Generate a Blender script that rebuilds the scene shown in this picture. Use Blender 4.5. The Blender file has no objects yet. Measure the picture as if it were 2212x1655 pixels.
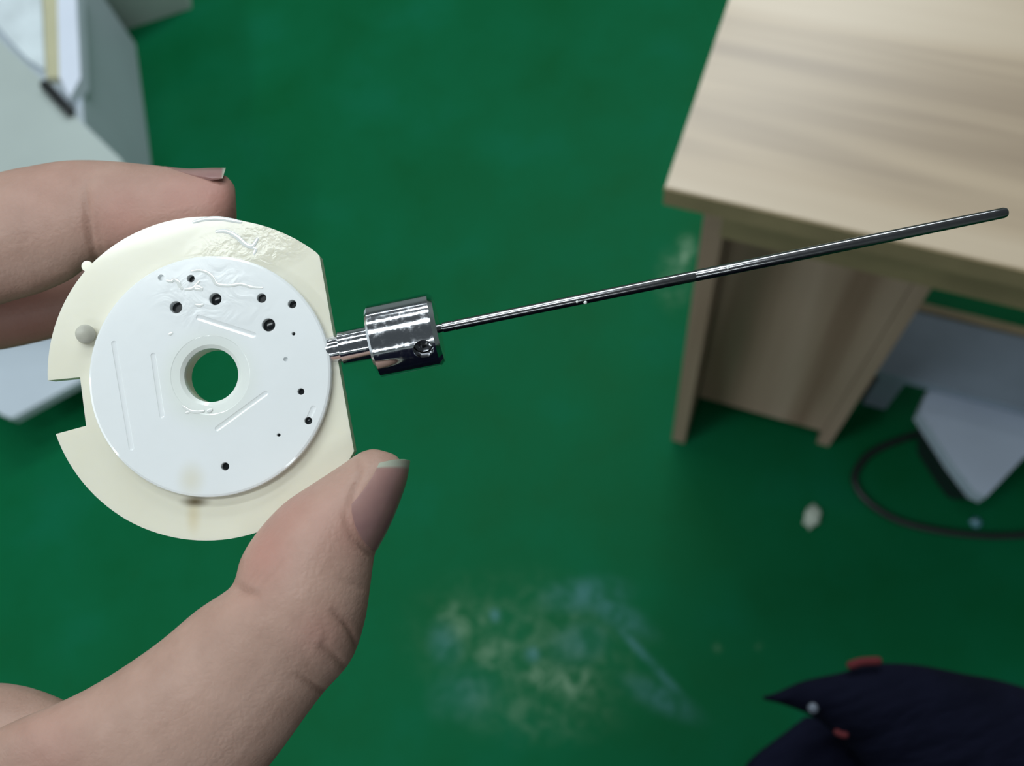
import bpy, bmesh, math, random
import numpy as np
from mathutils import Vector, Matrix, noise
from mathutils.bvhtree import BVHTree

random.seed(4)
scene = bpy.context.scene
COL = scene.collection

# ------------------------------------------------------------------ camera
F = 2000.0                                   # focal length in pixels of the 2212 wide frame
CAM_H = 1.4025
R3 = Matrix.Rotation(math.radians(22.784), 3, 'X') @ Matrix.Rotation(math.radians(-17.219), 3, 'Z')
CAM_P = Vector((0, 0, CAM_H))
cd = bpy.data.cameras.new('camera')
cam = bpy.data.objects.new('camera', cd)
COL.objects.link(cam)
cam.matrix_world = Matrix.Translation(CAM_P) @ R3.to_4x4()
cd.sensor_fit = 'HORIZONTAL'
cd.sensor_width = 36.0
cd.lens = F / 2212 * 36
cd.clip_start = 0.005
cd.clip_end = 50
cd.dof.use_dof = True
cd.dof.focus_distance = 0.168
cd.dof.aperture_fstop = 18.0
scene.camera = cam
CAM_M = Matrix.Translation(CAM_P) @ R3.to_4x4()

# ------------------------------------------------------------------ world, lamps, exposure
world = bpy.data.worlds.new('world')
scene.world = world
world.use_nodes = True
bg = world.node_tree.nodes['Background']
bg.inputs['Color'].default_value = (0.80, 0.93, 1.0, 1)
bg.inputs['Strength'].default_value = 0.12

def lamp(name, loc, size, size_y, power, rotz=0.0, color=(0.90, 0.98, 1.0), target=None):
    ld = bpy.data.lights.new(name, 'AREA')
    ld.shape = 'RECTANGLE'
    ld.size, ld.size_y = size, size_y
    ld.energy = power
    ld.color = color
    o = bpy.data.objects.new(name, ld)
    COL.objects.link(o)
    o.location = loc
    if target is not None:
        o.rotation_euler = (Vector(target) - Vector(loc)).to_track_quat('-Z', 'Y').to_euler()
    else:
        o.rotation_euler = (0, 0, rotz)
    return o

lamp('fluorescent_or_fill', (-0.35, 0.20, 2.8), 1.3, 0.22, 17)
lamp('fluorescent_or_fill', (-0.15, 1.15, 2.8), 1.3, 0.14, 20)
lamp('fluorescent_or_fill', (0.75, 1.95, 2.8), 1.5, 0.22, 36)
lamp('fluorescent_or_fill', (1.6, 2.3, 2.8), 1.3, 0.14, 24)  # unseen fill light added to brighten the machine's right face
lamp('fluorescent_or_fill', (-2.4, -0.1, 2.5), 1.3, 0.14, 36, 1.3)
lamp('fluorescent_or_fill', (-0.6, 3.3, 2.8), 1.3, 0.14, 8)
lamp('fluorescent_or_fill', (-0.2, -2.1, 2.8), 1.3, 0.16, 14)
lamp('fluorescent_or_fill', (-1.7, -2.1, 2.8), 1.3, 0.16, 24)  # unseen fill light added to lift the dark desk door

scene.view_settings.view_transform = 'Standard'
scene.view_settings.look = 'None'
scene.view_settings.gamma = 1
scene.view_settings.use_curve_mapping = False
scene.view_settings.exposure = -0.48

# ------------------------------------------------------------------ helpers
def ray(u, v):
    return R3 @ Vector(((u - 1106) / F, -(v - 827.5) / F, -1.0))

def at(u, v, d):
    """world point seen at (u, v), d metres along the optical axis"""
    return CAM_P + ray(u, v) * d

def on(u, v, z):
    """world point seen at (u, v) on the horizontal plane z"""
    r = ray(u, v)
    return CAM_P + r * ((z - CAM_H) / r.z)

def tag(o, label=None, cat=None, group=None, kind=None):
    if label: o['label'] = label
    if cat: o['category'] = cat
    if group: o['group'] = group
    if kind: o['kind'] = kind
    return o

def empty(name, label, cat, matrix):
    o = bpy.data.objects.new(name, None)
    COL.objects.link(o)
    o.matrix_world = matrix
    o.empty_display_size = 0.01
    return tag(o, label, cat)

def link(name, me, mats, parent=None, smooth=True, label=None, auto=None):
    o = bpy.data.objects.new(name, me)
    COL.objects.link(o)
    for m in (mats if isinstance(mats, (list, tuple)) else [mats]):
        me.materials.append(m)
    if parent: o.parent = parent
    for p in me.polygons: p.use_smooth = smooth
    if auto is not None and smooth:
        me.set_sharp_from_angle(angle=math.radians(auto))
    if label: o['label'] = label
    return o

def bm_mesh(bm, name='mesh'):
    bmesh.ops.recalc_face_normals(bm, faces=bm.faces)
    me = bpy.data.meshes.new(name)
    bm.to_mesh(me)
    bm.free()
    return me

def bevel(bm, w, seg=2, ang=30):
    es = [e for e in bm.edges if len(e.link_faces) == 2 and e.calc_face_angle(0) > math.radians(ang)]
    bmesh.ops.bevel(bm, geom=es, offset=w, segments=seg, profile=0.5, affect='EDGES', clamp_overlap=True)

def prism(pts, z0, z1, bm=None):
    bm = bm or bmesh.new()
    a = [bm.verts.new((p[0], p[1], z0)) for p in pts]
    b = [bm.verts.new((p[0], p[1], z1)) for p in pts]
    n = len(pts)
    bm.faces.new(a[::-1]); bm.faces.new(b)
    for i in range(n):
        bm.faces.new((a[i], a[(i + 1) % n], b[(i + 1) % n], b[i]))
    return bm

def box_bm(c, ax, ay, az, bm=None):
    """box with centre c and half-axis vectors"""
    bm = bm or bmesh.new()
    c, ax, ay, az = Vector(c), Vector(ax), Vector(ay), Vector(az)
    vs = [bm.verts.new(c + ax * sx + ay * sy + az * sz) for sz in (-1, 1) for sy in (-1, 1) for sx in (-1, 1)]
    for f in ((0, 2, 3, 1), (4, 5, 7, 6), (0, 1, 5, 4), (2, 6, 7, 3), (0, 4, 6, 2), (1, 3, 7, 5)):
        bm.faces.new([vs[i] for i in f])
    return bm

def lathe(p0, d, prof, n=48, bm=None):
    bm = bm or bmesh.new()
    p0, d = Vector(p0), Vector(d).normalized()
    x = d.orthogonal().normalized(); y = d.cross(x)
    rings = []
    for t, r in prof:
        if r < 1e-7:
            rings.append([bm.verts.new(p0 + d * t)])
        else:
            rings.append([bm.verts.new(p0 + d * t + (x * math.cos(a) + y * math.sin(a)) * r)
                          for a in [2 * math.pi * k / n for k in range(n)]])
    for A, B in zip(rings, rings[1:]):
        for k in range(n):
            k2 = (k + 1) % n
            if len(A) == 1 and len(B) == 1: continue
            if len(A) == 1: bm.faces.new((A[0], B[k2], B[k]))
            elif len(B) == 1: bm.faces.new((A[k], A[k2], B[0]))
            else: bm.faces.new((A[k], A[k2], B[k2], B[k]))
    for Rg in (rings[0], rings[-1]):
        if len(Rg) > 1: bm.faces.new(Rg)
    return bm

def catmull(P, n):
    P = [np.array(p, float) for p in P]
    out = []
    for i in range(len(P) - 1):
        p0 = P[i - 1] if i else 2 * P[0] - P[1]
        p1, p2 = P[i], P[i + 1]
        p3 = P[i + 2] if i + 2 < len(P) else 2 * P[-1] - P[-2]
        for k in range(n):
            t = k / n
            out.append(0.5 * (2 * p1 + (p2 - p0) * t + (2 * p0 - 5 * p1 + 4 * p2 - p3) * t * t + (3 * p1 - p0 - 3 * p2 + p3) * t ** 3))
    out.append(P[-1])
    return out

def tube_bm(pts, rad, n=12, bm=None, flat=None, up=None):
    """round tube along points; rad a number or list; rounded ends"""
    bm = bm or bmesh.new()
    pts = [Vector(p) for p in pts]
    m = len(pts)
    rad = [rad] * m if not isinstance(rad, (list, tuple)) else list(rad)
    rings = []
    def ring(c, x, y, r):
        return [bm.verts.new(c + (x * math.cos(2 * math.pi * k / n) * (flat or 1) + y * math.sin(2 * math.pi * k / n)) * r) for k in range(n)]
    for i in range(m):
        d = (pts[min(i + 1, m - 1)] - pts[max(i - 1, 0)]).normalized()
        if up is None: up = d.orthogonal().normalized()
        x = (up - d * up.dot(d)).normalized(); up = x; y = d.cross(x)
        if i == 0:
            for q in (0.92, 0.6, 0.3):
                rings.append(ring(pts[0] - d * rad[0] * q, x, y, rad[0] * math.sqrt(1 - q * q)))
        rings.append(ring(pts[i], x, y, rad[i]))
        if i == m - 1:
            for q in (0.3, 0.6, 0.92):
                rings.append(ring(pts[i] + d * rad[i] * q, x, y, rad[i] * math.sqrt(1 - q * q)))
    for A, B in zip(rings, rings[1:]):
        for k in range(n):
            bm.faces.new((A[k], A[(k + 1) % n], B[(k + 1) % n], B[k]))
    bm.faces.new(rings[0][::-1]); bm.faces.new(rings[-1])
    return bm

def boolean(me, cutters, op='DIFFERENCE'):
    """apply cutters (bmeshes) to a mesh, return the new mesh"""
    o = bpy.data.objects.new('base', me); COL.objects.link(o)
    cs = []
    for c in cutters:
        co = bpy.data.objects.new('cutter', bm_mesh(c)); COL.objects.link(co); cs.append(co)
        md = o.modifiers.new('b', 'BOOLEAN'); md.operation = op; md.object = co; md.solver = 'EXACT'
    dg = bpy.context.evaluated_depsgraph_get(); dg.update()
    out = bpy.data.meshes.new_from_object(o.evaluated_get(dg))
    for c in cs + [o]:
        m = c.data
        bpy.data.objects.remove(c); bpy.data.meshes.remove(m)
    return out

# ------------------------------------------------------------------ materials
def srgb(r, g, b):
    f = lambda c: (c / 255 / 12.92) if c / 255 <= 0.04045 else ((c / 255 + 0.055) / 1.055) ** 2.4
    return (f(r), f(g), f(b), 1)

class NT:
    def __init__(self, name):
        self.m = bpy.data.materials.new(name); self.m.use_nodes = True
        self.t = self.m.node_tree; self.n = self.t.nodes; self.b = self.n['Principled BSDF']
    def add(self, typ, **kw):
        x = self.n.new(typ)
        for k, v in kw.items(): setattr(x, k, v)
        return x
    def put(self, sock, v):
        if hasattr(v, 'is_linked') or isinstance(v, bpy.types.NodeSocket): self.t.links.new(v, sock)
        else: sock.default_value = v
    def set(self, **kw):
        for k, v in kw.items(): self.put(self.b.inputs[k.replace('_', ' ')], v)
        return self
    def coord(self, which='Object'):
        return self.add('ShaderNodeTexCoord').outputs[which]
    def mapping(self, vec, loc=(0, 0, 0), rot=(0, 0, 0), scale=(1, 1, 1), typ='POINT'):
        x = self.add('ShaderNodeMapping', vector_type=typ); self.t.links.new(vec, x.inputs[0])
        x.inputs['Location'].default_value = loc; x.inputs['Rotation'].default_value = rot; x.inputs['Scale'].default_value = scale
        return x.outputs[0]
    def noise(self, vec, scale, detail=3, rough=0.5, dist=0.0):
        x = self.add('ShaderNodeTexNoise'); self.t.links.new(vec, x.inputs['Vector'])
        x.inputs['Scale'].default_value = scale; x.inputs['Detail'].default_value = detail
        x.inputs['Roughness'].default_value = rough; x.inputs['Distortion'].default_value = dist
        return x.outputs['Fac']
    def ramp(self, fac, stops, interp='LINEAR'):
        x = self.add('ShaderNodeValToRGB'); self.t.links.new(fac, x.inputs[0])
        x.color_ramp.interpolation = interp
        el = x.color_ramp.elements
        while len(el) > 1: el.remove(el[-1])
        el[0].position, el[0].color = stops[0]
        for p, c in stops[1:]:
            e = el.new(p); e.color = c
        return x.outputs[0]
    def mix(self, fac, a, b, mode='MIX'):
        x = self.add('ShaderNodeMix', data_type='RGBA', blend_type=mode)
        self.put(x.inputs[0], fac); self.put(x.inputs[6], a); self.put(x.inputs[7], b)
        return x.outputs[2]
    def math(self, op, a, b=0.0, clamp=False):
        x = self.add('ShaderNodeMath', operation=op, use_clamp=clamp)
        self.put(x.inputs[0], a); self.put(x.inputs[1], b)
        return x.outputs[0]
    def range(self, v, a, b, c=0.0, d=1.0, smooth=True):
        x = self.add('ShaderNodeMapRange', interpolation_type='SMOOTHSTEP' if smooth else 'LINEAR')
        self.t.links.new(v, x.inputs[0])
        for i, q in enumerate((a, b, c, d)): x.inputs[i + 1].default_value = q
        return x.outputs[0]
    def blob(self, vec, c, rx, ry, ang, inner=0.0):
        """1 inside an ellipse round c, fading to 0 at its rim"""
        m = self.mapping(vec, loc=c, rot=(0, 0, ang), scale=(rx, ry, 1), typ='TEXTURE')
        s = self.add('ShaderNodeVectorMath', operation='MULTIPLY'); self.t.links.new(m, s.inputs[0]); s.inputs[1].default_value = (1, 1, 0)
        l = self.add('ShaderNodeVectorMath', operation='LENGTH'); self.t.links.new(s.outputs[0], l.inputs[0])
        return self.range(l.outputs['Value'], inner, 1.0, 1.0, 0.0)
    def bump(self, h, strength, dist):
        x = self.add('ShaderNodeBump'); self.t.links.new(h, x.inputs['Height'])
        x.inputs['Strength'].default_value = strength; x.inputs['Distance'].default_value = dist
        self.t.links.new(x.outputs[0], self.b.inputs['Normal'])
        return x
    def sss(self, w, scale, radius):
        self.b.inputs['Subsurface Weight'].default_value = w
        self.b.inputs['Subsurface Scale'].default_value = scale
        self.b.inputs['Subsurface Radius'].default_value = radius
        return self

def plain(name, col, rough=0.5, metal=0.0, var=0.12, scale=8.0, **kw):
    t = NT(name)
    n = t.noise(t.coord(), scale, 4)
    dark = tuple(c * (1 - var) for c in col[:3]) + (1,)
    lite = tuple(min(1, c * (1 + var)) for c in col[:3]) + (1,)
    t.set(Base_Color=t.ramp(n, [(0.3, dark), (0.7, lite)]), Roughness=rough, Metallic=metal)
    for k, v in kw.items(): t.put(t.b.inputs[k.replace('_', ' ')], v)
    return t.m

# floor: green painted concrete with scuffs, dusty marks and pale patches
t = NT('green_floor_paint')
oc = t.coord()
n1 = t.noise(oc, 5.5, 4, 0.6)
n2 = t.noise(oc, 22, 3, 0.6)
base = t.ramp(n1, [(0.30, (0.0012, 0.098, 0.030, 1)), (0.55, (0.0016, 0.115, 0.042, 1)), (0.75, (0.0028, 0.130, 0.060, 1))])
base = t.mix(t.range(n2, 0.52, 0.8, 0, 0.35), base, (0.003, 0.085, 0.022, 1))
streak = t.noise(t.mapping(oc, rot=(0, 0, -0.7), scale=(3, 26, 1)), 3.0, 4, 0.65)
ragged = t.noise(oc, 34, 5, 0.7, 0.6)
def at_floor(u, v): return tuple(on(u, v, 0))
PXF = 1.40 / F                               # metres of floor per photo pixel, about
dust_and_patches = None
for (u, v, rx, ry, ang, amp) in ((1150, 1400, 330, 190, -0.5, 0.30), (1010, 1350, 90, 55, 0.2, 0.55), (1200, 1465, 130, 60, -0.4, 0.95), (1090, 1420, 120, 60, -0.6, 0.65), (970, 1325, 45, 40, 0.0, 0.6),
                                 (1640, 1395, 14, 14, 0, 0.35), (1548, 1398, 16, 16, 0, 0.5), (1480, 545, 38, 70, -0.5, 0.9), (1455, 600, 60, 110, -0.4, 0.45), (1160, 1520, 260, 100, -0.3, 0.3)):  # includes two pale patches on the floor beside the desk
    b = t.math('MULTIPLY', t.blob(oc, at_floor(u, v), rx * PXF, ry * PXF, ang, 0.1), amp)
    dust_and_patches = b if dust_and_patches is None else t.math('MAXIMUM', dust_and_patches, b)
dust_and_patches = t.math('MULTIPLY', dust_and_patches, t.range(ragged, 0.40, 0.68, 0.08, 1.0), True)
base = t.mix(t.math('MULTIPLY', dust_and_patches, 0.95), base, (0.22, 0.36, 0.24, 1))
scuff = None
for (u, v, rx, ry, ang, amp) in ((1265, 1285, 130, 55, -0.2, 0.75), (1330, 1325, 120, 40, -0.8, 0.8), (1400, 1425, 165, 15, -1.12, 1.0), (1430, 1510, 120, 40, -0.75, 0.7), (1250, 1390, 90, 60, 0, 0.5), (1150, 1415, 26, 24, 0, 1.0), (1070, 1330, 18, 22, 0, 1.0), (960, 1390, 50, 70, 0, 0.6), (1000, 1500, 100, 80, 0, 0.35)):
    b = t.math('MULTIPLY', t.blob(oc, at_floor(u, v), rx * PXF, ry * PXF, ang, 0.0), amp)
    scuff = b if scuff is None else t.math('MAXIMUM', scuff, b)
scuff = t.math('MULTIPLY', scuff, t.range(ragged, 0.3, 0.66, 0.15, 1.0), True)
base = t.mix(t.math('MULTIPLY', scuff, 0.75), base, (0.085, 0.24, 0.27, 1))
base = t.mix(t.range(streak, 0.62, 0.85, 0, 0.12), base, (0.03, 0.2, 0.12, 1))
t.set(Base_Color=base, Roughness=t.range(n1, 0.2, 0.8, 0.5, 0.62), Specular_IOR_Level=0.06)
t.bump(t.noise(oc, 60, 3), 0.08, 0.002)
M_floor = t.m

def wood(name, light, mid, dark, long_axis, rough=0.34):
    """laminate printed with soft stripes along an axis of the object"""
    t = NT(name)
    oc = t.coord()
    sc = [9.0, 9.0, 9.0]; sc[long_axis] = 0.55
    v = t.mapping(oc, scale=sc)
    w1 = t.noise(v, 1.6, 3, 0.5, 0.4)
    sc2 = [60.0, 60.0, 60.0]; sc2[long_axis] = 1.6
    w2 = t.noise(t.mapping(oc, scale=sc2), 1.5, 3, 0.6)
    c = t.ramp(w1, [(0.34, dark), (0.47, mid), (0.62, light)])
    c = t.mix(t.range(w2, 0.35, 0.75, 0, 0.22), c, mid)
    t.set(Base_Color=c, Roughness=rough, Specular_IOR_Level=0.5)
    return t.m

M_wood_top = wood('ash_laminate_top', (0.56, 0.455, 0.335, 1), (0.48, 0.375, 0.265, 1), (0.30, 0.225, 0.16, 1), 0)
M_wood_up = wood('ash_laminate_upright', (0.66, 0.455, 0.37, 1), (0.53, 0.345, 0.27, 1), (0.37, 0.22, 0.165, 1), 2, 0.45)
M_edge = plain('brown_edge_band', (0.38, 0.285, 0.165, 1), 0.5, scale=20)
M_greyboard = plain('grey_laminate', (0.30, 0.36, 0.46, 1), 0.5)
M_case = plain('pale_grey_casing', (0.53, 0.60, 0.67, 1), 0.42, var=0.05, scale=5)
M_case2 = plain('pale_green_grey_casing', (0.46, 0.53, 0.51, 1), 0.42, var=0.06, scale=5)
M_rail = plain('white_rail', (0.72, 0.78, 0.90, 1), 0.4, var=0.04)
M_yellow = plain('yellowed_strip', (0.52, 0.50, 0.33, 1), 0.5)
M_white = plain('white_cloth', (0.66, 0.74, 0.78, 1), 0.8, var=0.10, scale=26)
M_black = plain('black_plastic', (0.014, 0.016, 0.018, 1), 0.4, scale=30)
M_lid = plain('bluish_white_lid', (0.56, 0.64, 0.80, 1), 0.55, var=0.06, scale=10)
M_lid_shade = plain('lid_shade_dark', (0.010, 0.020, 0.024, 1), 0.6)
M_greybox = plain('grey_green_box', (0.42, 0.48, 0.45, 1), 0.55)
M_blue = plain('blue_glass', (0.10, 0.28, 0.36, 1), 0.15)
M_paper = plain('dirty_paper', (0.55, 0.62, 0.54, 1), 0.8, var=0.2, scale=90)
M_red = plain('red_piping', (0.09, 0.006, 0.01, 1), 0.9)

t = NT('navy_twill')
oc = t.coord()
n = t.noise(oc, 14, 4, 0.6)
c = t.ramp(n, [(0.3, (0.0028, 0.0036, 0.010, 1)), (0.7, (0.0055, 0.0065, 0.018, 1))])
t.set(Base_Color=c, Roughness=0.9, Specular_IOR_Level=0.08)
t.bump(t.noise(t.mapping(oc, scale=(1, 3, 1)), 30, 3), 0.5, 0.01)
M_navy = t.m

def plastic(name, col, stain, sheen_scale, rough, bump):
    t = NT(name)
    oc = t.coord()
    n = t.noise(oc, 90, 3)
    c = t.mix(t.range(n, 0.3, 0.75, 0, 0.5), col, stain)
    return t, oc, c
t, oc, c = plastic('cream_plastic', (0.78, 0.755, 0.63, 1), (0.74, 0.705, 0.565, 1), 1, 0.2, 0)
def disc_mm(u, v): return ((u - 453) * 0.085e-3, -(v - 811) * 0.085e-3, 0)
b = t.blob(oc, disc_mm(428, 1082), 3.6e-3, 1.5e-3, 0)
b2 = t.blob(oc, disc_mm(425, 1110), 2.0e-3, 5.0e-3, 0)
c = t.mix(t.math('MULTIPLY', b2, 0.45), c, (0.62, 0.50, 0.25, 1))
c = t.mix(t.math('MULTIPLY', b, 0.9), c, (0.10, 0.065, 0.018, 1))
t.set(Base_Color=c, Roughness=0.22, Coat_Weight=0.5, Coat_Roughness=0.05)
t.sss(0.25, 0.002, (1, 0.9, 0.6))
wet = t.blob(oc, disc_mm(545, 520), 15e-3, 7e-3, 0.3, 0.3)
t.bump(t.math('MULTIPLY', t.math('ADD', t.noise(oc, 260, 3, 0.55, 1.0), t.math('MULTIPLY', t.noise(oc, 900, 2), 0.25)), t.math('ADD', t.math('MULTIPLY', wet, 0.9), 0.05)), 0.24, 0.0012)
M_cream = t.m
t, oc, c = plastic('white_plastic', (0.80, 0.825, 0.835, 1), (0.77, 0.795, 0.80, 1), 1, 0.2, 0)
b = t.blob(oc, disc_mm(425, 1035), 3.5e-3, 4.5e-3, 0)
c = t.mix(t.math('MULTIPLY', b, 0.45), c, (0.66, 0.60, 0.40, 1))
b = t.blob(oc, disc_mm(457, 820), 11e-3, 11e-3, 0, 0.5)
c = t.mix(t.math('MULTIPLY', b, 0.55), c, (0.72, 0.76, 0.68, 1))
t.set(Base_Color=c, Roughness=0.24, Coat_Weight=0.6, Coat_Roughness=0.04)
t.sss(0.25, 0.002, (1, 0.95, 0.9))
wet = t.blob(oc, disc_mm(450, 640), 14e-3, 8e-3, -0.2, 0.3)
t.bump(t.math('MULTIPLY', t.noise(oc, 200, 3, 0.5, 1.2), t.math('ADD', t.math('MULTIPLY', wet, 0.9), 0.12)), 0.15, 0.0012)
M_whitepl = t.m
M_peg = plain('grey_peg', (0.46, 0.45, 0.38, 1), 0.4, scale=300)
M_hole = plain('hole_black', (0.006, 0.008, 0.010, 1), 0.2, scale=400)

t = NT('chrome')
oc = t.coord()
n = t.noise(oc, 900, 4, 0.7)
t.set(Base_Color=(0.72, 0.74, 0.78, 1), Metallic=1.0, Roughness=t.range(n, 0.45, 0.75, 0.08, 0.22))
t.bump(t.noise(oc, 500, 2, 0.5), 0.03, 0.0003)
M_chrome = t.m
t = NT('dull_steel')
oc = t.coord()
n = t.noise(oc, 500, 4, 0.7)
t.set(Base_Color=(0.27, 0.27, 0.28, 1), Metallic=1.0, Roughness=t.range(n, 0.35, 0.75, 0.20, 0.25))
t.bump(t.noise(oc, 300, 2), 0.01, 0.0003)
M_steel = t.m
t = NT('oil')
t.set(Base_Color=(0.80, 0.82, 0.80, 1), Roughness=0.06, Coat_Weight=1.0, Coat_Roughness=0.03, IOR=1.5, Specular_IOR_Level=0.9)
M_oil = t.m

t = NT('skin')
oc = t.coord()
att = t.add('ShaderNodeAttribute', attribute_name='redness').outputs['Fac']
att2 = t.add('ShaderNodeAttribute', attribute_name='crease').outputs['Fac']
n = t.noise(oc, 130, 4, 0.6)
c = t.ramp(n, [(0.3, (0.37, 0.232, 0.182, 1)), (0.7, (0.44, 0.285, 0.228, 1))])
c = t.mix(t.math('MULTIPLY', att, 0.8, True), c, (0.44, 0.185, 0.155, 1))
c = t.mix(t.math('MULTIPLY', att2, 0.5, True), c, (0.25, 0.13, 0.09, 1))
t.set(Base_Color=c, Roughness=0.5, Specular_IOR_Level=0.35)
t.sss(0.12, 0.004, (1, 0.4, 0.25))
w = t.add('ShaderNodeTexVoronoi', feature='DISTANCE_TO_EDGE')
t.t.links.new(oc, w.inputs['Vector']); w.inputs['Scale'].default_value = 900
h = t.math('ADD', t.math('MULTIPLY', w.outputs['Distance'], 0.5), t.math('MULTIPLY', t.noise(oc, 240, 5, 0.65), 1.2))
t.bump(h, 0.22, 0.0006)
M_skin = t.m
t = NT('nail')
oc = t.coord()
a1 = t.add('ShaderNodeAttribute', attribute_name='free_edge').outputs['Fac']
n = t.noise(oc, 150, 3)
c = t.ramp(n, [(0.3, (0.28, 0.155, 0.15, 1)), (0.7, (0.36, 0.21, 0.185, 1))])
c = t.mix(a1, c, (0.40, 0.43, 0.35, 1))
t.set(Base_Color=c, Roughness=0.25, Coat_Weight=0.4, Coat_Roughness=0.12)
t.sss(0.1, 0.002, (1, 0.5, 0.4))
M_nail = t.m

# ------------------------------------------------------------------ floor
me = bpy.data.meshes.new('floor')
me.from_pydata([(-4, -3, 0), (4, -3, 0), (4, 5, 0), (-4, 5, 0), (-4, -3, -0.05), (4, -3, -0.05), (4, 5, -0.05), (-4, 5, -0.05)], [],
               [(0, 1, 2, 3), (7, 6, 5, 4), (0, 4, 5, 1), (1, 5, 6, 2), (2, 6, 7, 3), (3, 7, 4, 0)])
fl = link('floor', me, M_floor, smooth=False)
tag(fl, 'green painted floor with pale dusty scuff marks', kind='structure')

M_wall = plain('pale_wall_paint', (0.55, 0.57, 0.56, 1), 0.8, var=0.04, scale=2)
for nm, a, b in (('wall_back', (-4, 4.9), (4, 5.0)), ('wall_front', (-4, -3.0), (4, -2.9)), ('wall_left', (-4, -2.9), (-3.9, 4.9)), ('wall_right', (3.9, -2.9), (4, 4.9))):
    bm = box_bm(((a[0] + b[0]) / 2, (a[1] + b[1]) / 2, 1.45), ((b[0] - a[0]) / 2, 0, 0), (0, (b[1] - a[1]) / 2, 0), (0, 0, 1.45))
    tag(link(nm, bm_mesh(bm), M_wall, None, False), 'pale painted workshop wall outside the view', kind='structure')

# ------------------------------------------------------------------ desk
DT = 0.74
C0 = on(1437, 403, DT)
ang = math.radians(54.43)
d1 = Vector((math.cos(ang), math.sin(ang), 0))       # away from the camera
d2 = Vector((d1.y, -d1.x, 0))                        # along the front, to the right
desk = empty('desk', 'pale striped wood laminate desk at the upper right', 'desk',
             Matrix.Translation((C0.x, C0.y, 0)) @ Matrix(((d2.x, d1.x, 0), (d2.y, d1.y, 0), (0, 0, 1))).to_4x4())
# desk coordinates: x along the front, y away, z up
def dbox(name, x0, x1, y0, y1, z0, z1, mat, bev=0.0015, label=None):
    bm = box_bm(((x0 + x1) / 2, (y0 + y1) / 2, (z0 + z1) / 2), ((x1 - x0) / 2, 0, 0), (0, (y1 - y0) / 2, 0), (0, 0, (z1 - z0) / 2))
    bevel(bm, bev, 1)
    return link(name, bm_mesh(bm), mat, desk, False, label)
dbox('tabletop', 0, 1.30, 0, 0.66, DT - 0.025, DT, M_wood_top)
dbox('edge_band', -0.0005, 1.30, -0.0015, 0, DT - 0.025, DT - 0.001, M_edge, 0.0004, 'darker brown edge band')
dbox('end_panel', 0.030, 0.050, 0.033, 0.62, 0, DT - 0.025, M_wood_up)
dbox('front_rail', 0.050, 1.25, 0.010, 0.028, DT - 0.075, DT - 0.025, M_edge, label='brown rail under the tabletop')
dbox('pedestal_door', 0.052, 0.240, 0.094, 0.112, 0.055, DT - 0.087, M_wood_up)
dbox('pedestal_side', 0.241, 0.259, 0.094, 0.56, 0, DT - 0.085, M_wood_up)
dbox('pedestal_floor', 0.050, 0.241, 0.113, 0.56, 0.055, 0.073, M_wood_up)
dbox('end_panel', 1.23, 1.25, 0.033, 0.62, 0, DT - 0.025, M_wood_up)

def local(o, p): return o.matrix_world.inverted() @ Vector(p)

# grey low shelf in the knee space
sh_z = 0.16
P = [local(desk, on(u, v, sh_z)) for u, v in ((1907, 804), (2212, 881), (1987, 672), (2212, 723))]
sx0, sy0, sy1 = 0.262, P[0].y, P[2].y
shelf = empty('low_shelf', 'grey low shelf with brown edge standing in the knee space beneath the desk', 'shelf',
              desk.matrix_world @ Matrix.Translation((0.55, (sy0 + sy1) / 2, 0)))
def sbox(name, x0, x1, y0, y1, z0, z1, mat, label=None, bev=0.0015):
    ox, oy = 0.55, (sy0 + sy1) / 2
    bm = box_bm(((x0 + x1) / 2 - ox, (y0 + y1) / 2 - oy, (z0 + z1) / 2), ((x1 - x0) / 2, 0, 0), (0, (y1 - y0) / 2, 0), (0, 0, (z1 - z0) / 2))
    bevel(bm, bev, 1)
    return link(name, bm_mesh(bm), mat, shelf, False, label)
sbox('board', sx0, 0.95, sy0, sy1, sh_z - 0.018, sh_z, M_greyboard)
sbox('edge_band', sx0, 0.95, sy1, sy1 + 0.012, sh_z - 0.018, sh_z + 0.004, M_edge, 'brown back edge')
for x in (sx0 + 0.03, 0.90):
    for y in (sy0 + 0.015, sy1 - 0.05):
        sbox('foot', x, x + 0.035, y, y + 0.03, 0, sh_z - 0.018, M_greyboard)

# white lidded bin in front of the shelf
lz = 0.13
poly = [on(u, v, lz) for u, v in ((2008, 838), (1986, 890), (2058, 1000), (2106, 1062), (2130, 1074), (2215, 985), (2330, 905))]
c = sum(poly, Vector()) / len(poly)
bn = empty('storage_bin', 'bluish white angular lid over a dark shade body at the right edge beneath the desk', 'bin', Matrix.Translation((c.x, c.y, 0)))
bm = prism([(p.x - c.x, p.y - c.y) for p in poly], lz - 0.03, lz)
bevel(bm, 0.006, 3)
link('lid', bm_mesh(bm), M_lid, bn, True, 'bluish white lid', 40)
bm = prism([((p.x - c.x) * 0.93, (p.y - c.y) * 0.93) for p in poly], 0.0, lz - 0.03)  # dark body put in for the shade beneath the lid
for v in bm.verts:
    if v.co.z < 0.01: v.co.x *= 0.62; v.co.y *= 0.62
bevel(bm, 0.004, 2)
link('body', bm_mesh(bm), M_lid_shade, bn, True, 'dark tapering body put in for the shade below the lid', 40)

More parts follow.
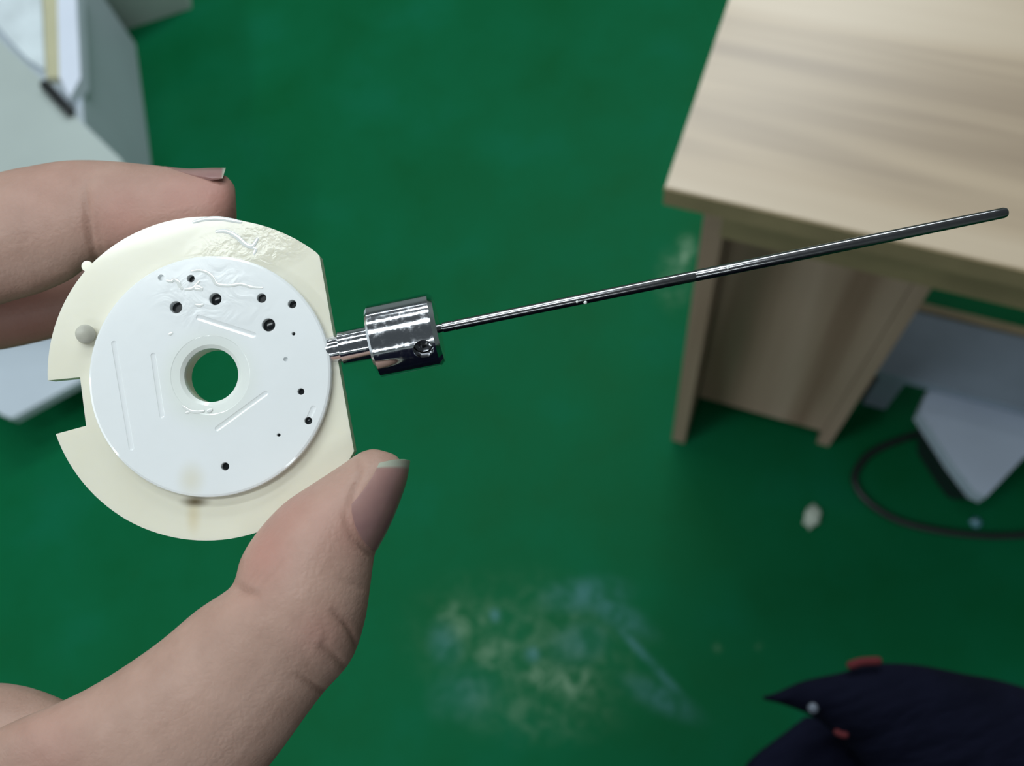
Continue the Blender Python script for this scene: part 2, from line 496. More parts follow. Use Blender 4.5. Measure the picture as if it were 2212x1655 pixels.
# black cable loop
pts = [(2440, 905), (2300, 895), (2160, 905), (2040, 925), (1950, 948), (1880, 980), (1848, 1022), (1852, 1055), (1882, 1090), (1935, 1122), (2005, 1142), (2105, 1156), (2212, 1156), (2420, 1135)]
P = catmull([tuple(on(u, v, 0.0055)) for u, v in pts], 8)
o0 = Vector(P[len(P) // 2]); o0.z = 0
bm = tube_bm([Vector(p) - o0 for p in P], 0.0052, 10)
cb = link('cable', bm_mesh(bm), M_black)
cb.location = o0
tag(cb, 'black cable lying in a loop on the green floor', 'cable')

# scraps on the floor
def scrap(name, u, v, size, squash, mat, label, cat, seed):
    p = on(u, v, 0)
    bm = bmesh.new()
    bmesh.ops.create_icosphere(bm, subdivisions=3, radius=1)
    for vv in bm.verts:
        k = 1 + 0.55 * noise.noise(vv.co * 2.1 + Vector((seed, 0, 0))) + 0.25 * noise.noise(vv.co * 5 + Vector((0, seed, 0)))
        vv.co = Vector((vv.co.x * size * squash, vv.co.y * size, vv.co.z * size * 0.45)) * k
    zmin = min(vv.co.z for vv in bm.verts)
    for vv in bm.verts: vv.co.z -= zmin
    o = link(name, bm_mesh(bm), mat)
    o.location = p
    o.rotation_euler.z = 0.9
    tag(o, label, cat)
scrap('paper_scrap', 1752, 1120, 0.0115, 1.5, M_paper, 'small crumpled off-white scrap lying on green floor below the desk', 'scrap', 3.1)
scrap('blue_bead', 2106, 1130, 0.0075, 1.0, M_blue, 'tiny blue bead inside the black cable loop', 'bead', 8.2)

# ------------------------------------------------------------------ pale machine at the upper left
MZ = 0.25
def up(u, v, z):
    p = on(u, v, 0); p.z = z; return p
def mp(pts, z): return [on(u, v, z) for u, v in pts]
T1 = up(293, 95, MZ)
body = [T1] + mp([(176, 190), (182, 268), (262, 345), (310, 430), (290, 520), (0, 560), (-400, 560)], MZ)
body.append(body[-1] + (T1 - body[2]) * 1.1)
mc = sum(body, Vector()) / len(body); mc.z = 0
mach = empty('machine', 'pale grey machine casing with a white rail tray at upper left', 'machine', Matrix.Translation(mc))
bm = prism([(p.x - mc.x, p.y - mc.y) for p in body], 0.0, MZ)
bevel(bm, 0.010, 3)
link('casing', bm_mesh(bm), M_case, mach, True, None, 40)
def mpart(name, pts, z0, z1, mat, bev, label=None, seg=3):
    P = [on(u, v, z1) for u, v in pts]
    bm = prism([(p.x - mc.x, p.y - mc.y) for p in P], z0, z1)
    bevel(bm, bev, seg)
    return link(name, bm_mesh(bm), mat, mach, True, label, 40)
mpart('base_tray', [(300, 600), (345, 722), (165, 828), (26, 904), (4, 897), (-160, 780), (-200, 600)], 0.082, 0.10, M_case, 0.008, 'pale base plate')
mpart('cover', [(-60, 30), (92, 172), (180, 268), (262, 345), (306, 430), (286, 516), (-120, 556), (-350, 300)], MZ - 0.005, MZ + 0.012, M_case2, 0.008, 'greenish grey cover plate')
mpart('tray_rail', [(122, -60), (162, -60), (174, 168), (150, 212), (128, 166)], MZ - 0.005, MZ + 0.022, M_rail, 0.007, 'bright white rail')
mpart('tray_strip', [(90, -60), (123, -60), (129, 168), (100, 168)], MZ - 0.005, MZ + 0.012, M_yellow, 0.003, 'yellowed strip')
mpart('tray_pad', [(-30, -60), (86, -60), (97, 150), (60, 128), (28, 95), (-10, 50)], MZ - 0.005, MZ + 0.008, M_white, 0.003, 'mottled white pad')
bm = tube_bm([on(u, v, MZ + 0.020) - mc for u, v in ((98, 184), (150, 240))], 0.0085, 14)
link('handle', bm_mesh(bm), M_black, mach, True, 'black bar handle', 50)

# grey box at the top
bz = 0.30
P = [on(u, v, 0) for u, v in ((262, 68), (414, 18), (400, -220), (200, -220))]
c = sum(P, Vector()) / len(P); c.z = 0
bm = prism([(p.x - c.x, p.y - c.y) for p in P], 0, bz)
bevel(bm, 0.008, 3)
gb = link('floor_box', bm_mesh(bm), M_greybox, None, True, None, 40)
gb.location = c
tag(gb, 'grey box behind the pale machine at the top edge', 'box')

# ------------------------------------------------------------------ drilled disc with collar and rod
DD = 0.170
TILT = math.radians(-4.0)
disc_m = CAM_M @ Matrix.Translation(((453 - 1106) / F * DD, -(811 - 827.5) / F * DD, -DD)) @ Matrix.Rotation(TILT, 4, 'X')
disc = empty('drilled_disc', 'cream and white drilled plastic disc with chrome collar and long steel rod', 'machine part', disc_m)
DI = disc_m.inverted()
def dl(u, v, h):
    """disc coordinates of the point seen at (u, v) on the disc's plane at height h"""
    o = DI @ CAM_P
    r = (DI.to_3x3() @ ray(u, v))
    return o + r * ((h - o.z) / r.z)
def dpt(u, v, d): return DI @ at(u, v, d)
PX = DD / F
RH = 0.0016                                    # the raised disc stands this high
BK = -0.0030                                   # back of the flange

# flange
out = []
ctr = (445, 818); R = 350
a0 = math.atan2(545 - 818, 683 - 445); a1 = math.atan2(822 - 818, 103 - 445)
N = 60
aa = a1 - 2 * math.pi if a1 > a0 else a1
out.append((690, 553))
for k in range(N + 1):
    a = a0 + (aa - a0) * k / N
    Rk = (362 + (342 - 362) * k / N) if k < N else 342
    Rk = 350 + 12 * max(0, 1 - k / 12) - 8 * max(0, (k - 40) / 20)
    out.append((ctr[0] + Rk * math.cos(a), ctr[1] + Rk * math.sin(a)))
out += [(173, 815), (186, 920)]
b0 = math.atan2(938 - 818, 120 - 445); b1 = math.atan2(975 - 818, 765 - 445)
N = 46
for k in range(N + 1):
    a = b0 + (b1 - b0) * k / N
    Rk = 350 - 4 * max(0, 1 - k / 14) + 6 * max(0, (k - 34) / 12)
    out.append((ctr[0] + Rk * math.cos(a), ctr[1] + Rk * math.sin(a)))
pts = [dl(u, v, 0) for u, v in out]
bm = prism([(p.x, p.y) for p in pts], BK, 0)
bevel(bm, 0.00035, 2, 35)
hc = dl(454, 810, RH)
me = boolean(bm_mesh(bm), [lathe((hc.x, hc.y, BK - 0.002), (0, 0, 1), [(0, 58 * PX), (0.01, 58 * PX)], 64)])
link('flange', me, M_cream, disc, True, 'cream flange with a notch', 12)

# raised disc with its holes
rc = dl(453, 811, RH)
rr = 262 * PX * (DD - RH) / DD
bm = lathe((rc.x, rc.y, 0.0), (0, 0, 1), [(-0.0004, rr), (RH - 0.0004, rr), (RH - 0.00015, rr - 0.00012), (RH, rr - 0.0005)], 128)
holes = [(380, 664, 13, 0.0013), (465, 646, 13, 0.0013), (565, 644, 10, 0.001), (631, 657, 9, 0.0013), (580, 702, 14, 0.0012), (412, 602, 8, 0.0012),
         (634, 721, 3.6, 0.0008), (650, 846, 7, 0.0008), (666, 909, 8, 0.0008), (602, 940, 3.6, 0.0008), (486, 1008, 8.5, 0.0008)]
shallow = [(348, 600, 7), (617, 776, 5)]
cut = bmesh.new()
for u, v, r, dep in holes:
    p = dl(u, v, RH)
    lathe((p.x, p.y, RH - dep - 0.0006), (0, 0, 1), [(0, r * PX), (dep + 0.0006 - 0.0001, r * PX), (dep + 0.0008, (r + 2.2) * PX), (dep + 0.0009, (r + 2.2) * PX)], 28, cut)
for u, v, r in shallow:
    p = dl(u, v, RH)
    lathe((p.x, p.y, RH - 0.0006), (0, 0, 1), [(0, r * PX * 0.7), (0.0003, r * PX), (0.002, r * PX)], 24, cut)
cut2 = lathe((hc.x, hc.y, -0.002), (0, 0, 1), [(0, 58 * PX), (0.002 + RH - 0.0006, 58 * PX), (0.002 + RH - 0.00015, 66 * PX), (0.002 + RH - 0.00005, 84 * PX), (0.002 + RH + 0.0001, 88 * PX), (0.006, 88 * PX)], 72)
cut3 = bmesh.new()
for (ua, va, ub, vb, w) in ((430, 686, 548, 724, 5), (470, 926, 574, 850, 4.5), (246, 742, 284, 968, 4.5), (331, 768, 350, 898, 4.5), (677, 882, 668, 902, 4.5)):
    a, b = dl(ua, va, RH), dl(ub, vb, RH)
    tube_bm([Vector((a.x, a.y, RH)), Vector((b.x, b.y, RH))], w * PX * 1.3, 14, cut3, 0.22, Vector((0, 0, 1)))
me = boolean(bm_mesh(bm), [cut2, cut, cut3])
raised = link('raised_disc', me, M_whitepl, disc, True, 'white raised disc with drilled holes', 9)
for i, (u, v, r, dep) in enumerate(holes):  # black fill near the bottom of each drilled hole
    p = dl(u, v, RH)
    dome = i in (1, 4, 8)
    z = RH - dep
    rr_ = r * PX * 0.98
    prof = [(-0.0005, rr_), (0.0, rr_), (0.0001, rr_ * 0.85), (0.00025, rr_ * 0.45), (0.0003, 0)] if dome else [(-0.0005, rr_), (-0.0001, rr_), (-0.0001, 0)]
    link('hole_fill', bm_mesh(lathe((p.x, p.y, z), (0, 0, 1), prof, 24)), M_hole, raised, True, 'black hole fill' , 40)

# pegs
p = dl(180, 722, 0.0012)
bm = lathe((p.x, p.y, 0), (0.35, 0, 1), [(-0.001, 20 * PX), (0.0019, 20 * PX), (0.0021, 17 * PX), (0.0022, 0)], 32)
link('peg', bm_mesh(bm), M_peg, disc, True, 'grey peg', 40)
p = dl(193, 577, BK)
bm = lathe((p.x, p.y, BK + 0.001), (0, 0, -1), [(0, 12 * PX), (0.0028, 12 * PX), (0.0030, 10 * PX), (0.0031, 0)], 28)
link('peg', bm_mesh(bm), M_cream, disc, True, 'pale peg on the back', 40)

# wet oil on the face
def oil(pts, r, h=RH):
    P = [dl(u, v, h) for u, v in pts]
    P = catmull([tuple(q) for q in P], 6)
    n = len(P)
    rad = [r * PX * (0.55 + 0.45 * math.sin(math.pi * min(1, max(0, (i + 0.5) / n))) ** 0.5) for i in range(n)]
    bm = tube_bm([Vector(q) for q in P], rad, 14, None, 0.16, Vector((0, 0, 1)))
    return link('oil_streak', bm_mesh(bm), M_oil, disc)
oil([(414, 586), (430, 584), (446, 588), (458, 598), (466, 612), (478, 616), (496, 617), (520, 614), (545, 621), (566, 622)], 4.0)
oil([(361, 606), (369, 608), (376, 604), (384, 609), (389, 619), (393, 624)], 4.5)
oil([(400, 625), (412, 624), (426, 619), (436, 625), (420, 622), (430, 608)], 4.2)
oil([(423, 658), (431, 660), (438, 658)], 4.0)
oil([(366, 722), (371, 720)], 4.0)
oil([(395, 878), (410, 888), (425, 890), (440, 888)], 3.5)
oil([(450, 888), (456, 886)], 4.5)
oil([(402, 892), (408, 891)], 3.0)
oil([(418, 480), (440, 474), (470, 472), (500, 476), (520, 480)], 5.0, 0)
oil([(468, 500), (490, 500), (512, 512), (530, 528), (545, 532), (556, 516)], 5.5, 0)
oil([(540, 534), (552, 538), (549, 548)], 4.0, 0)

# metal fitting
SD = DD + 0.0012
A = dpt(716, 757, SD); B = dpt(2172, 459, SD)
ax = (B - A).normalized()
def tt(u, v): return (dpt(u, v, SD) - A).dot(ax)
px = SD / F
n0, n1, n2 = tt(735, 752), tt(806, 740), tt(812, 739)
c1 = tt(938, 712)
fit = lathe(A, ax, [(-0.004, 29 * px), (0.0, 29 * px), (tt(728, 754), 30 * px), (n0, 30 * px), (n0 + 0.0002, 37 * px), (n2, 37 * px)], 48)
link('neck', bm_mesh(fit), M_chrome, disc, True, 'stepped chrome neck', 30)
cs, ce = tt(805, 741), tt(948, 711)
rc_ = 80 * px
bmc = lathe(A, ax, [(cs, rc_ - 0.0006), (cs + 0.0005, rc_), (ce - 0.0008, rc_), (ce, rc_ - 0.0007)], 96)
pa = A + ax * tt(914, 722)
toward = (DI.to_3x3() @ (R3 @ Vector((0, 0, 1)))).normalized()
down = ax.cross(toward).normalized()
if (DI.to_3x3() @ (R3 @ Vector((0, -1, 0)))).dot(down) < 0: down = -down
hd = (toward * math.cos(0.55) + down * math.sin(0.55)).normalized()
hole = lathe(pa + hd * (rc_ - 0.0034), hd, [(0, 21 * px), (0.0032, 21 * px), (0.0040, 24 * px), (0.006, 24 * px)], 40)
me = boolean(bm_mesh(bmc), [hole])
col = link('collar', me, M_chrome, disc, True, 'chrome collar with a screw hole', 30)
bm = lathe(pa + hd * (rc_ - 0.0034), hd, [(0, 20 * px), (0.0012, 20 * px), (0.0013, 17 * px), (0.0013, 10 * px), (0.0004, 9 * px), (0.0004, 0)], 12)
link('set_screw', bm_mesh(bm), M_steel, col, True, None, 30)
r0 = 11.0 * px
def T(u): return (u - 716) / (2172 - 716) * (B - A).length
prof = [(T(925), r0 * 0.9), (T(950), r0 * 0.9), (T(952), r0 * 0.8), (T(956), r0 * 0.8), (T(957), r0), (T(979), r0), (T(980), r0 * 0.90), (T(982), r0 * 0.90), (T(983), r0)]
for u in (1100, 1240, 1498): prof.append((T(u), r0 * (1 + 0.10 * (u - 983) / 500)))
prof += [(T(1500), r0 * 1.06), (T(1503), r0 * 1.06), (T(1505), r0 * 1.12), (T(1700), r0 * 1.16), (T(1900), r0 * 1.14), (T(2140), r0 * 1.07), (T(2168), r0 * 1.05), (T(2174), r0 * 0.85), (T(2177), r0 * 0.45), (T(2178), 0)]
rod = link('rod', bm_mesh(lathe(A, ax, prof, 32)), M_steel, disc, True, 'long thin steel rod', 30)
for (u, r, w) in ((1262, 4.5, 0.9), (1245, 3.0, 0.4), (1570, 4.0, -0.2)):
    q = A + ax * T(u) + (down * math.sin(w) + toward * math.cos(w)) * r0 * 1.02
    bm = bmesh.new(); bmesh.ops.create_icosphere(bm, subdivisions=2, radius=r * px)
    for v in bm.verts: v.co = v.co + q
    link('oil_drop', bm_mesh(bm), M_oil, rod)

# ------------------------------------------------------------------ the hand
class Limb:
    """cross-sections given by two outline points, the depth of the centre and the half thickness towards the camera"""
    def __init__(self, secs, sub=5):
        S = catmull([(a[0], a[1], b[0], b[1], d, k) for a, b, d, k in secs], sub)
        self.S = S; self.n = len(S); self.sub = sub
    def frame(self, s):
        s = max(0, min(self.n - 1, s * self.sub))
        i = min(int(s), self.n - 2); f = s - i
        q = self.S[i] * (1 - f) + self.S[i + 1] * f
        L, R_ = at(q[0], q[1], q[4]), at(q[2], q[3], q[4])
        c = (L + R_) / 2; x = (R_ - L) / 2
        y = (CAM_P - c).normalized() * q[5]
        return c, x, y
    def P(self, s, phi, k=1.0):
        c, x, y = self.frame(s)
        return c + (x * math.cos(phi) + y * math.sin(phi)) * k
    def bm(self, bm, n=28):
        rings = []
        for i in range(self.n):
            rings.append([bm.verts.new(self.P(i / self.sub, 2 * math.pi * k / n)) for k in range(n)])
        for A_, B_ in zip(rings, rings[1:]):
            for k in range(n):
                bm.faces.new((A_[k], A_[(k + 1) % n], B_[(k + 1) % n], B_[k]))
        bm.faces.new(rings[0][::-1]); bm.faces.new(rings[-1])

mm = 0.001
thumb = Limb([
    ((-130, 1640), (110, 1900), 0.168, 9 * mm),
    ((10, 1566), (420, 1850), 0.162, 12.5 * mm),
    ((180, 1492), (515, 1738), 0.160, 11.5 * mm),
    ((325, 1400), (603, 1628), 0.160, 10.5 * mm),
    ((425, 1318), (690, 1508), 0.160, 10.5 * mm),
    ((492, 1274), (757, 1430), 0.160, 10.8 * mm),
    ((508, 1250), (788, 1345), 0.160, 10.5 * mm),
    ((520, 1205), (802, 1255), 0.161, 10.2 * mm),
    ((556, 1148), (812, 1190), 0.162, 9.8 * mm),
    ((612, 1088), (838, 1138), 0.163, 9.0 * mm),
    ((680, 1042), (858, 1084), 0.164, 8.0 * mm),
    ((738, 1004), (870, 1040), 0.1645, 6.6 * mm),
    ((776, 978), (872, 1006), 0.165, 4.6 * mm),
    ((806, 968), (856, 982), 0.165, 2.0 * mm),
])
index = Limb([
    ((-330, 560), (-180, 760), 0.186, 10.0 * mm),
    ((-210, 470), (-120, 715), 0.186, 10.3 * mm),
    ((-90, 402), (-60, 684), 0.186, 10.3 * mm),
    ((0, 371), (10, 656), 0.186, 9.8 * mm),
    ((70, 357), (85, 634), 0.186, 9.4 * mm),
    ((130, 347), (150, 606), 0.1855, 9.0 * mm),
    ((190, 345), (200, 572), 0.185, 8.6 * mm),
    ((250, 348), (262, 566), 0.1845, 8.6 * mm),
    ((330, 356), (342, 572), 0.184, 8.6 * mm),
    ((400, 364), (410, 562), 0.1835, 8.0 * mm),
    ((455, 370), (466, 538), 0.183, 6.8 * mm),
    ((490, 380), (500, 510), 0.183, 5.0 * mm),
    ((508, 402), (512, 476), 0.183, 2.2 * mm),
])
hb = bmesh.new()
thumb.bm(hb); index.bm(hb)
def chain(pts, sub=6, n=20):
    S = catmull([tuple(at(u, v, d)) + (r * mm,) for u, v, d, r in pts], sub)
    tube_bm([Vector(q[:3]) for q in S], [float(q[3]) for q in S], n, hb)
chain([(-80, 545, 0.186, 12), (-240, 650, 0.188, 12), (-450, 900, 0.190, 13.5)])                                  # index, first bone
chain([(190, 632, 0.205, 6.0), (120, 652, 0.206, 7.6), (0, 672, 0.207, 8.6), (-140, 690, 0.208, 9.2), (-300, 770, 0.208, 10.5), (-520, 960, 0.208, 13)])
chain([(90, 600, 0.226, 6.0), (0, 615, 0.226, 7.8), (-160, 640, 0.227, 8.6), (-330, 760, 0.227, 10), (-540, 990, 0.226, 13)])
chain([(20, 560, 0.244, 5.5), (-60, 580, 0.244, 7.0), (-200, 630, 0.244, 7.8), (-360, 770, 0.244, 9), (-540, 1020, 0.242, 12)])
W = (-900, 1900)
chain([(-450, 900, 0.190, 13.5), (-600, 1300, 0.195, 15), (-860, 1800, 0.205, 17)])
chain([(-520, 960, 0.208, 13), (-680, 1350, 0.210, 15), (-880, 1830, 0.213, 17)])
chain([(-540, 990, 0.226, 13), (-700, 1380, 0.225, 15), (-890, 1840, 0.222, 17)])
chain([(-540, 1020, 0.242, 12), (-720, 1400, 0.238, 14), (-900, 1850, 0.230, 16)])
chain([(20, 1790, 0.166, 14), (-250, 1850, 0.175, 17), (-620, 1880, 0.190, 19), (-860, 1880, 0.205, 19)])       # ball of the thumb
chain([(190, 1650, 0.172, 7.5), (20, 1590, 0.176, 9.2), (-170, 1570, 0.180, 9.5), (-420, 1460, 0.188, 12), (-600, 1300, 0.198, 13)])   # web of skin
chain([(-300, 1720, 0.182, 15), (-560, 1560, 0.196, 16), (-700, 1400, 0.205, 16)])
chain([(-860, 1840, 0.210, 20), (-1050, 2150, 0.222, 22), (-1300, 2700, 0.240, 26), (-1600, 3400, 0.27, 30)])   # wrist and forearm
bmesh.ops.triangulate(hb, faces=hb.faces)
me = bm_mesh(hb)
tmp = bpy.data.objects.new('tmp', me); COL.objects.link(tmp)
md = tmp.modifiers.new('r', 'REMESH'); md.mode = 'VOXEL'; md.voxel_size = 0.00065
md = tmp.modifiers.new('s', 'SMOOTH'); md.factor = 0.5; md.iterations = 9
dg = bpy.context.evaluated_depsgraph_get(); dg.update()
hm = bpy.data.meshes.new_from_object(tmp.evaluated_get(dg))
bpy.data.objects.remove(tmp); bpy.data.meshes.remove(me)

# creases, folds and colour of the skin
nv = len(hm.vertices)
co = np.empty(nv * 3); hm.vertices.foreach_get('co', co); co = co.reshape(-1, 3)
no = np.empty(nv * 3); hm.vertices.foreach_get('normal', no); no = no.reshape(-1, 3)
bvh = BVHTree.FromPolygons([Vector(c_) for c_ in co], [tuple(p.vertices) for p in hm.polygons])
def skin_pt(u, v):
    h = bvh.ray_cast(CAM_P, ray(u, v).normalized())
    if h[0] is None:
        h = bvh.find_nearest(at(u, v, 0.165))
    return np.array(h[0])
crease = np.zeros(nv); red = np.zeros(nv)
disp = np.zeros(nv)
def fold(pts, depth, width, dark):
    P = np.array(catmull([(u, v, 0) for u, v in pts], 14))
    n = len(P)
    for i, q in enumerate(P):
        p = skin_pt(q[0], q[1])
        d2_ = ((co - p) ** 2).sum(1)
        k = math.sin(math.pi * (i + 0.7) / (n + 0.4)) ** 0.6
        g = np.exp(-d2_ / (2 * (width * mm) ** 2)) * k
        np.maximum(disp_l, g * depth * mm, out=disp_l)
        np.maximum(crease, g * dark, out=crease)
def fold_all(lst):
    global disp, disp_l
    for f in lst:
        disp_l = np.zeros(nv)
        fold(*f)
        disp = disp + disp_l
fold_all([
    ([(504, 1264), (522, 1274), (540, 1281), (560, 1286)], 0.9, 0.42, 0.6),
    ([(556, 1282), (566, 1262), (584, 1244), (604, 1222), (612, 1205)], 0.14, 0.28, 0.3),
    ([(540, 1268), (556, 1250), (574, 1232)], 0.14, 0.22, 0.3),
    ([(530, 1262), (544, 1246), (560, 1228)], 0.12, 0.22, 0.25),
    ([(574, 1276), (592, 1258), (612, 1240)], 0.10, 0.22, 0.2),
    ([(184, 400), (186, 440), (192, 490), (200, 535), (214, 572)], 0.7, 0.45, 0.55),
    ([(206, 450), (210, 495), (216, 530), (226, 560)], 0.22, 0.4, 0.2),
    ([(714, 1318), (734, 1338), (752, 1358), (766, 1386), (772, 1410)], 0.5, 0.36, 0.75),
    ([(690, 1394), (712, 1408), (732, 1428), (752, 1448)], 0.48, 0.36, 0.7),
    ([(640, 1456), (668, 1474), (692, 1490), (712, 1496)], 0.45, 0.36, 0.7),
    ([(736, 1256), (764, 1262), (790, 1276)], 0.14, 0.4, 0.25),
    ([(690, 1330), (704, 1366), (700, 1404), (716, 1440)], 0.14, 0.4, 0.2),
    ([(640, 1390), (662, 1420), (676, 1452)], 0.10, 0.4, 0.15),
    ([(560, 1380), (556, 1420), (566, 1460)], 0.07, 0.5, 0.1),
    ([(744, 1100), (750, 1132), (766, 1166), (790, 1190), (806, 1200)], 0.35, 0.36, 0.4),
    ([(774, 988), (778, 1020), (764, 1060), (756, 1096)], 0.45, 0.32, 0.7),
])
co = co - no * disp[:, None]
def flush(u, v, r, amp):
    global red
    p = skin_pt(u, v)
    red = np.maximum(red, np.exp(-((co - p) ** 2).sum(1) / (2 * (r * mm) ** 2)) * amp)
for a_ in ((470, 420, 6, 0.75), (400, 430, 6, 0.6), (270, 480, 6, 0.55), (340, 450, 6, 0.45), (100, 420, 8, 0.2), (570, 1190, 5, 0.55), (620, 1120, 5, 0.4), (700, 1130, 5, 0.3), (690, 1370, 3, 0.35), (100, 1640, 6, 0.3), (60, 690, 12, 0.7), (770, 1140, 4, 0.45)):
    flush(*a_)
hm.vertices.foreach_set('co', co.reshape(-1))
hm.attributes.new('redness', 'FLOAT', 'POINT').data.foreach_set('value', red.astype(np.float32))
hm.attributes.new('crease', 'FLOAT', 'POINT').data.foreach_set('value', crease.astype(np.float32))
hm.update()
org = at(-100, 1000, 0.19)
hm.transform(Matrix.Translation(-org))
hand = link('hand', hm, M_skin)
hand.location = org
tag(hand, 'bare hand pinching the drilled disc between thumb and index finger', 'hand')

def nail(name, limb, s0, s1, ks0, ks1, ph0, ph1, lift, free):
    nu, nw = 18, 22
    bm = bmesh.new()
    g = []; fe = {}
    for layer in (0, 1):
        G = []
        for i in range(nu + 1):
            row = []
            for j in range(nw + 1):
                w = -1 + 2 * j / nw
                t_ = i / nu
                s = (s0 + ks0 * w * w) * (1 - t_) + (s1 - ks1 * w * w) * t_
                phi = (ph0 + ph1) / 2 + (ph1 - ph0) / 2 * w
                c_, x_, y_ = limb.frame(s)
                p = c_ + x_ * math.cos(phi) + y_ * math.sin(phi)
                nrm = (x_.normalized() * math.cos(phi) + y_.normalized() * math.sin(phi))
                lf = lift * mm * (1 - abs(w) ** 3 * 0.75) * (0.55 + 0.45 * t_) if layer else -0.5 * mm * (1 - t_ * 0.9)
                v = bm.verts.new(p + nrm * lf - org)
                fe[v] = max(0.0, min(1.0, (t_ - free + 0.02) / 0.06))
                row.append(v)
            G.append(row)
        g.append(G)
    for L_, flip in ((0, True), (1, False)):
        for i in range(nu):
            for j in range(nw):
                q = [g[L_][i][j], g[L_][i][j + 1], g[L_][i + 1][j + 1], g[L_][i + 1][j]]
                bm.faces.new(q[::-1] if flip else q)
    rim = [(i, 0) for i in range(nu)] + [(nu, j) for j in range(nw)] + [(i, nw) for i in range(nu, 0, -1)] + [(0, j) for j in range(nw, 0, -1)]
    for a_, b_ in zip(rim, rim[1:] + rim[:1]):
        bm.faces.new((g[0][a_[0]][a_[1]], g[0][b_[0]][b_[1]], g[1][b_[0]][b_[1]], g[1][a_[0]][a_[1]]))
    bm.verts.index_update()
    vals = [fe[v] for v in bm.verts]
    me = bm_mesh(bm)
    me.attributes.new('free_edge', 'FLOAT', 'POINT').data.foreach_set('value', vals)
    return link(name, me, M_nail, hand, True, None, 60)

thumb_nail_limb = Limb([
    ((556, 1148), (810, 1192), 0.162, 9.8 * mm),
    ((612, 1088), (838, 1138), 0.163, 9.0 * mm),
    ((680, 1042), (860, 1084), 0.164, 8.2 * mm),
    ((726, 1002), (874, 1040), 0.1645, 7.4 * mm),
    ((752, 972), (880, 1004), 0.165, 6.6 * mm),
    ((770, 950), (882, 980), 0.165, 6.0 * mm),
])
nail('thumb_nail', thumb_nail_limb, 0.05, 4.4, 1.45, 0.75, math.radians(-45), math.radians(84), 0.45, 0.85)
index_nail_limb = Limb([
    ((330, 356), (342, 572), 0.184, 8.6 * mm),
    ((400, 365), (410, 562), 0.1835, 8.2 * mm),
    ((455, 364), (466, 548), 0.183, 7.6 * mm),
    ((492, 364), (500, 540), 0.183, 7.0 * mm),
    ((510, 364), (512, 530), 0.183, 6.6 * mm),
])
nail('index_nail', index_nail_limb, 0.35, 2.85, 1.7, 0.25, math.radians(180 - 42), math.radians(180 + 34), 0.15, 0.92)

# ------------------------------------------------------------------ navy jacket at the lower right
def sleeve(secs, name, parent):
    L_ = Limb(secs, 6)
    bm = bmesh.new(); L_.bm(bm, 40)
    for v in bm.verts:
        v.co += (v.co - L_.frame(L_.n / L_.sub / 2)[0]).normalized() * (0.006 * noise.noise(v.co * 14) + 0.003 * noise.noise(v.co * 34))
        v.co -= jorg
    return link(name, bm_mesh(bm), M_navy, parent), L_
jorg = at(1950, 1600, 0.50)
jk = empty('jacket', 'dark navy jacket edge with red piping in the lower right corner', 'jacket', Matrix.Translation(jorg))
cm = 0.01
front, LF = sleeve([
    ((1654, 1506), (1656, 1513), 0.47, 0.1 * cm), ((1690, 1496), (1706, 1526), 0.475, 0.5 * cm), ((1750, 1466), (1768, 1556), 0.48, 1.2 * cm), ((1830, 1440), (1835, 1620), 0.485, 2.0 * cm),
    ((1930, 1430), (1920, 1700), 0.49, 2.8 * cm), ((2060, 1448), (2020, 1780), 0.495, 3.4 * cm), ((2240, 1494), (2180, 1850), 0.50, 3.8 * cm), ((2500, 1590), (2400, 1960), 0.505, 4.0 * cm), ((2900, 1750), (2800, 2200), 0.51, 4.0 * cm)], 'upper_flap', jk)
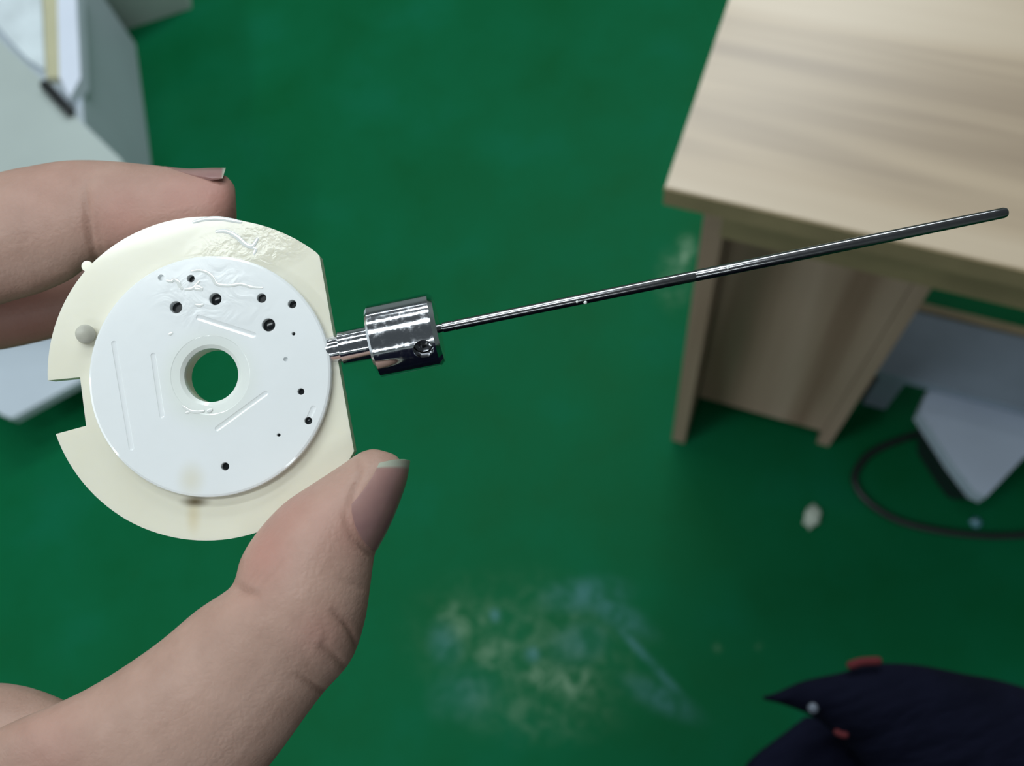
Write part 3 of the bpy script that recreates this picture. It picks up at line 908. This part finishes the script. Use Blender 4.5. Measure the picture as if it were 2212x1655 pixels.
low, LL = sleeve([
    ((1742, 1550), (1700, 1574), 0.52, 0.3 * cm), ((1775, 1556), (1655, 1604), 0.522, 1.2 * cm), ((1830, 1575), (1605, 1650), 0.525, 2.2 * cm), ((1920, 1610), (1560, 1740), 0.528, 3.2 * cm),
    ((2050, 1680), (1560, 1880), 0.53, 4.0 * cm), ((2300, 1800), (1700, 2150), 0.53, 4.5 * cm), ((2600, 2000), (2000, 2500), 0.53, 4.5 * cm)], 'lower_flap', jk)
def piping(pts, r, name):
    P = catmull([tuple(at(u, v, d) - jorg) for u, v, d in pts], 6)
    link(name, bm_mesh(tube_bm([Vector(q) for q in P], r, 10)), M_red, jk, True, 'dark red piping')
piping([(1838, 1437, 0.476), (1862, 1430, 0.476), (1896, 1428, 0.476)], 0.0022, 'piping')
piping([(1808, 1582, 0.465), (1818, 1587, 0.463), (1826, 1588, 0.462)], 0.0016, 'piping')
q = at(1756, 1530, 0.463) - jorg
tw = (CAM_P - at(1756, 1530, 0.463)).normalized()
bm = lathe(q, tw, [(-0.002, 0.0025), (0.0008, 0.0025), (0.0014, 0.0018), (0.0016, 0)], 24)
link('snap_button', bm_mesh(bm), plain('button_metal', (0.12, 0.14, 0.18, 1), 0.5, 0.3), jk, True, 'pale snap button', 40)
# unseen clothed body just below the view, added to darken the collar's reflections
def P3(x, y, z): return Vector((x, y, z)) - jorg
bm = bmesh.new()
rings = []
for z, rx_, ry_, cy in ((0.20, 0.14, 0.08, -0.31), (0.23, 0.235, 0.13, -0.31), (0.80, 0.20, 0.125, -0.31), (1.00, 0.205, 0.125, -0.31), (1.20, 0.215, 0.125, -0.32), (1.34, 0.20, 0.11, -0.33), (1.40, 0.13, 0.08, -0.34), (1.42, 0.06, 0.05, -0.34)):
    rings.append([bm.verts.new(P3(-0.02 + rx_ * math.cos(a), cy + ry_ * math.sin(a), z + 0.006 * math.sin(5 * a))) for a in [2 * math.pi * k / 40 for k in range(40)]])
for A_, B_ in zip(rings, rings[1:]):
    for k in range(40): bm.faces.new((A_[k], A_[(k + 1) % 40], B_[(k + 1) % 40], B_[k]))
bm.faces.new(rings[0][::-1]); bm.faces.new(rings[-1])
link('unseen_body', bm_mesh(bm), M_navy, jk)
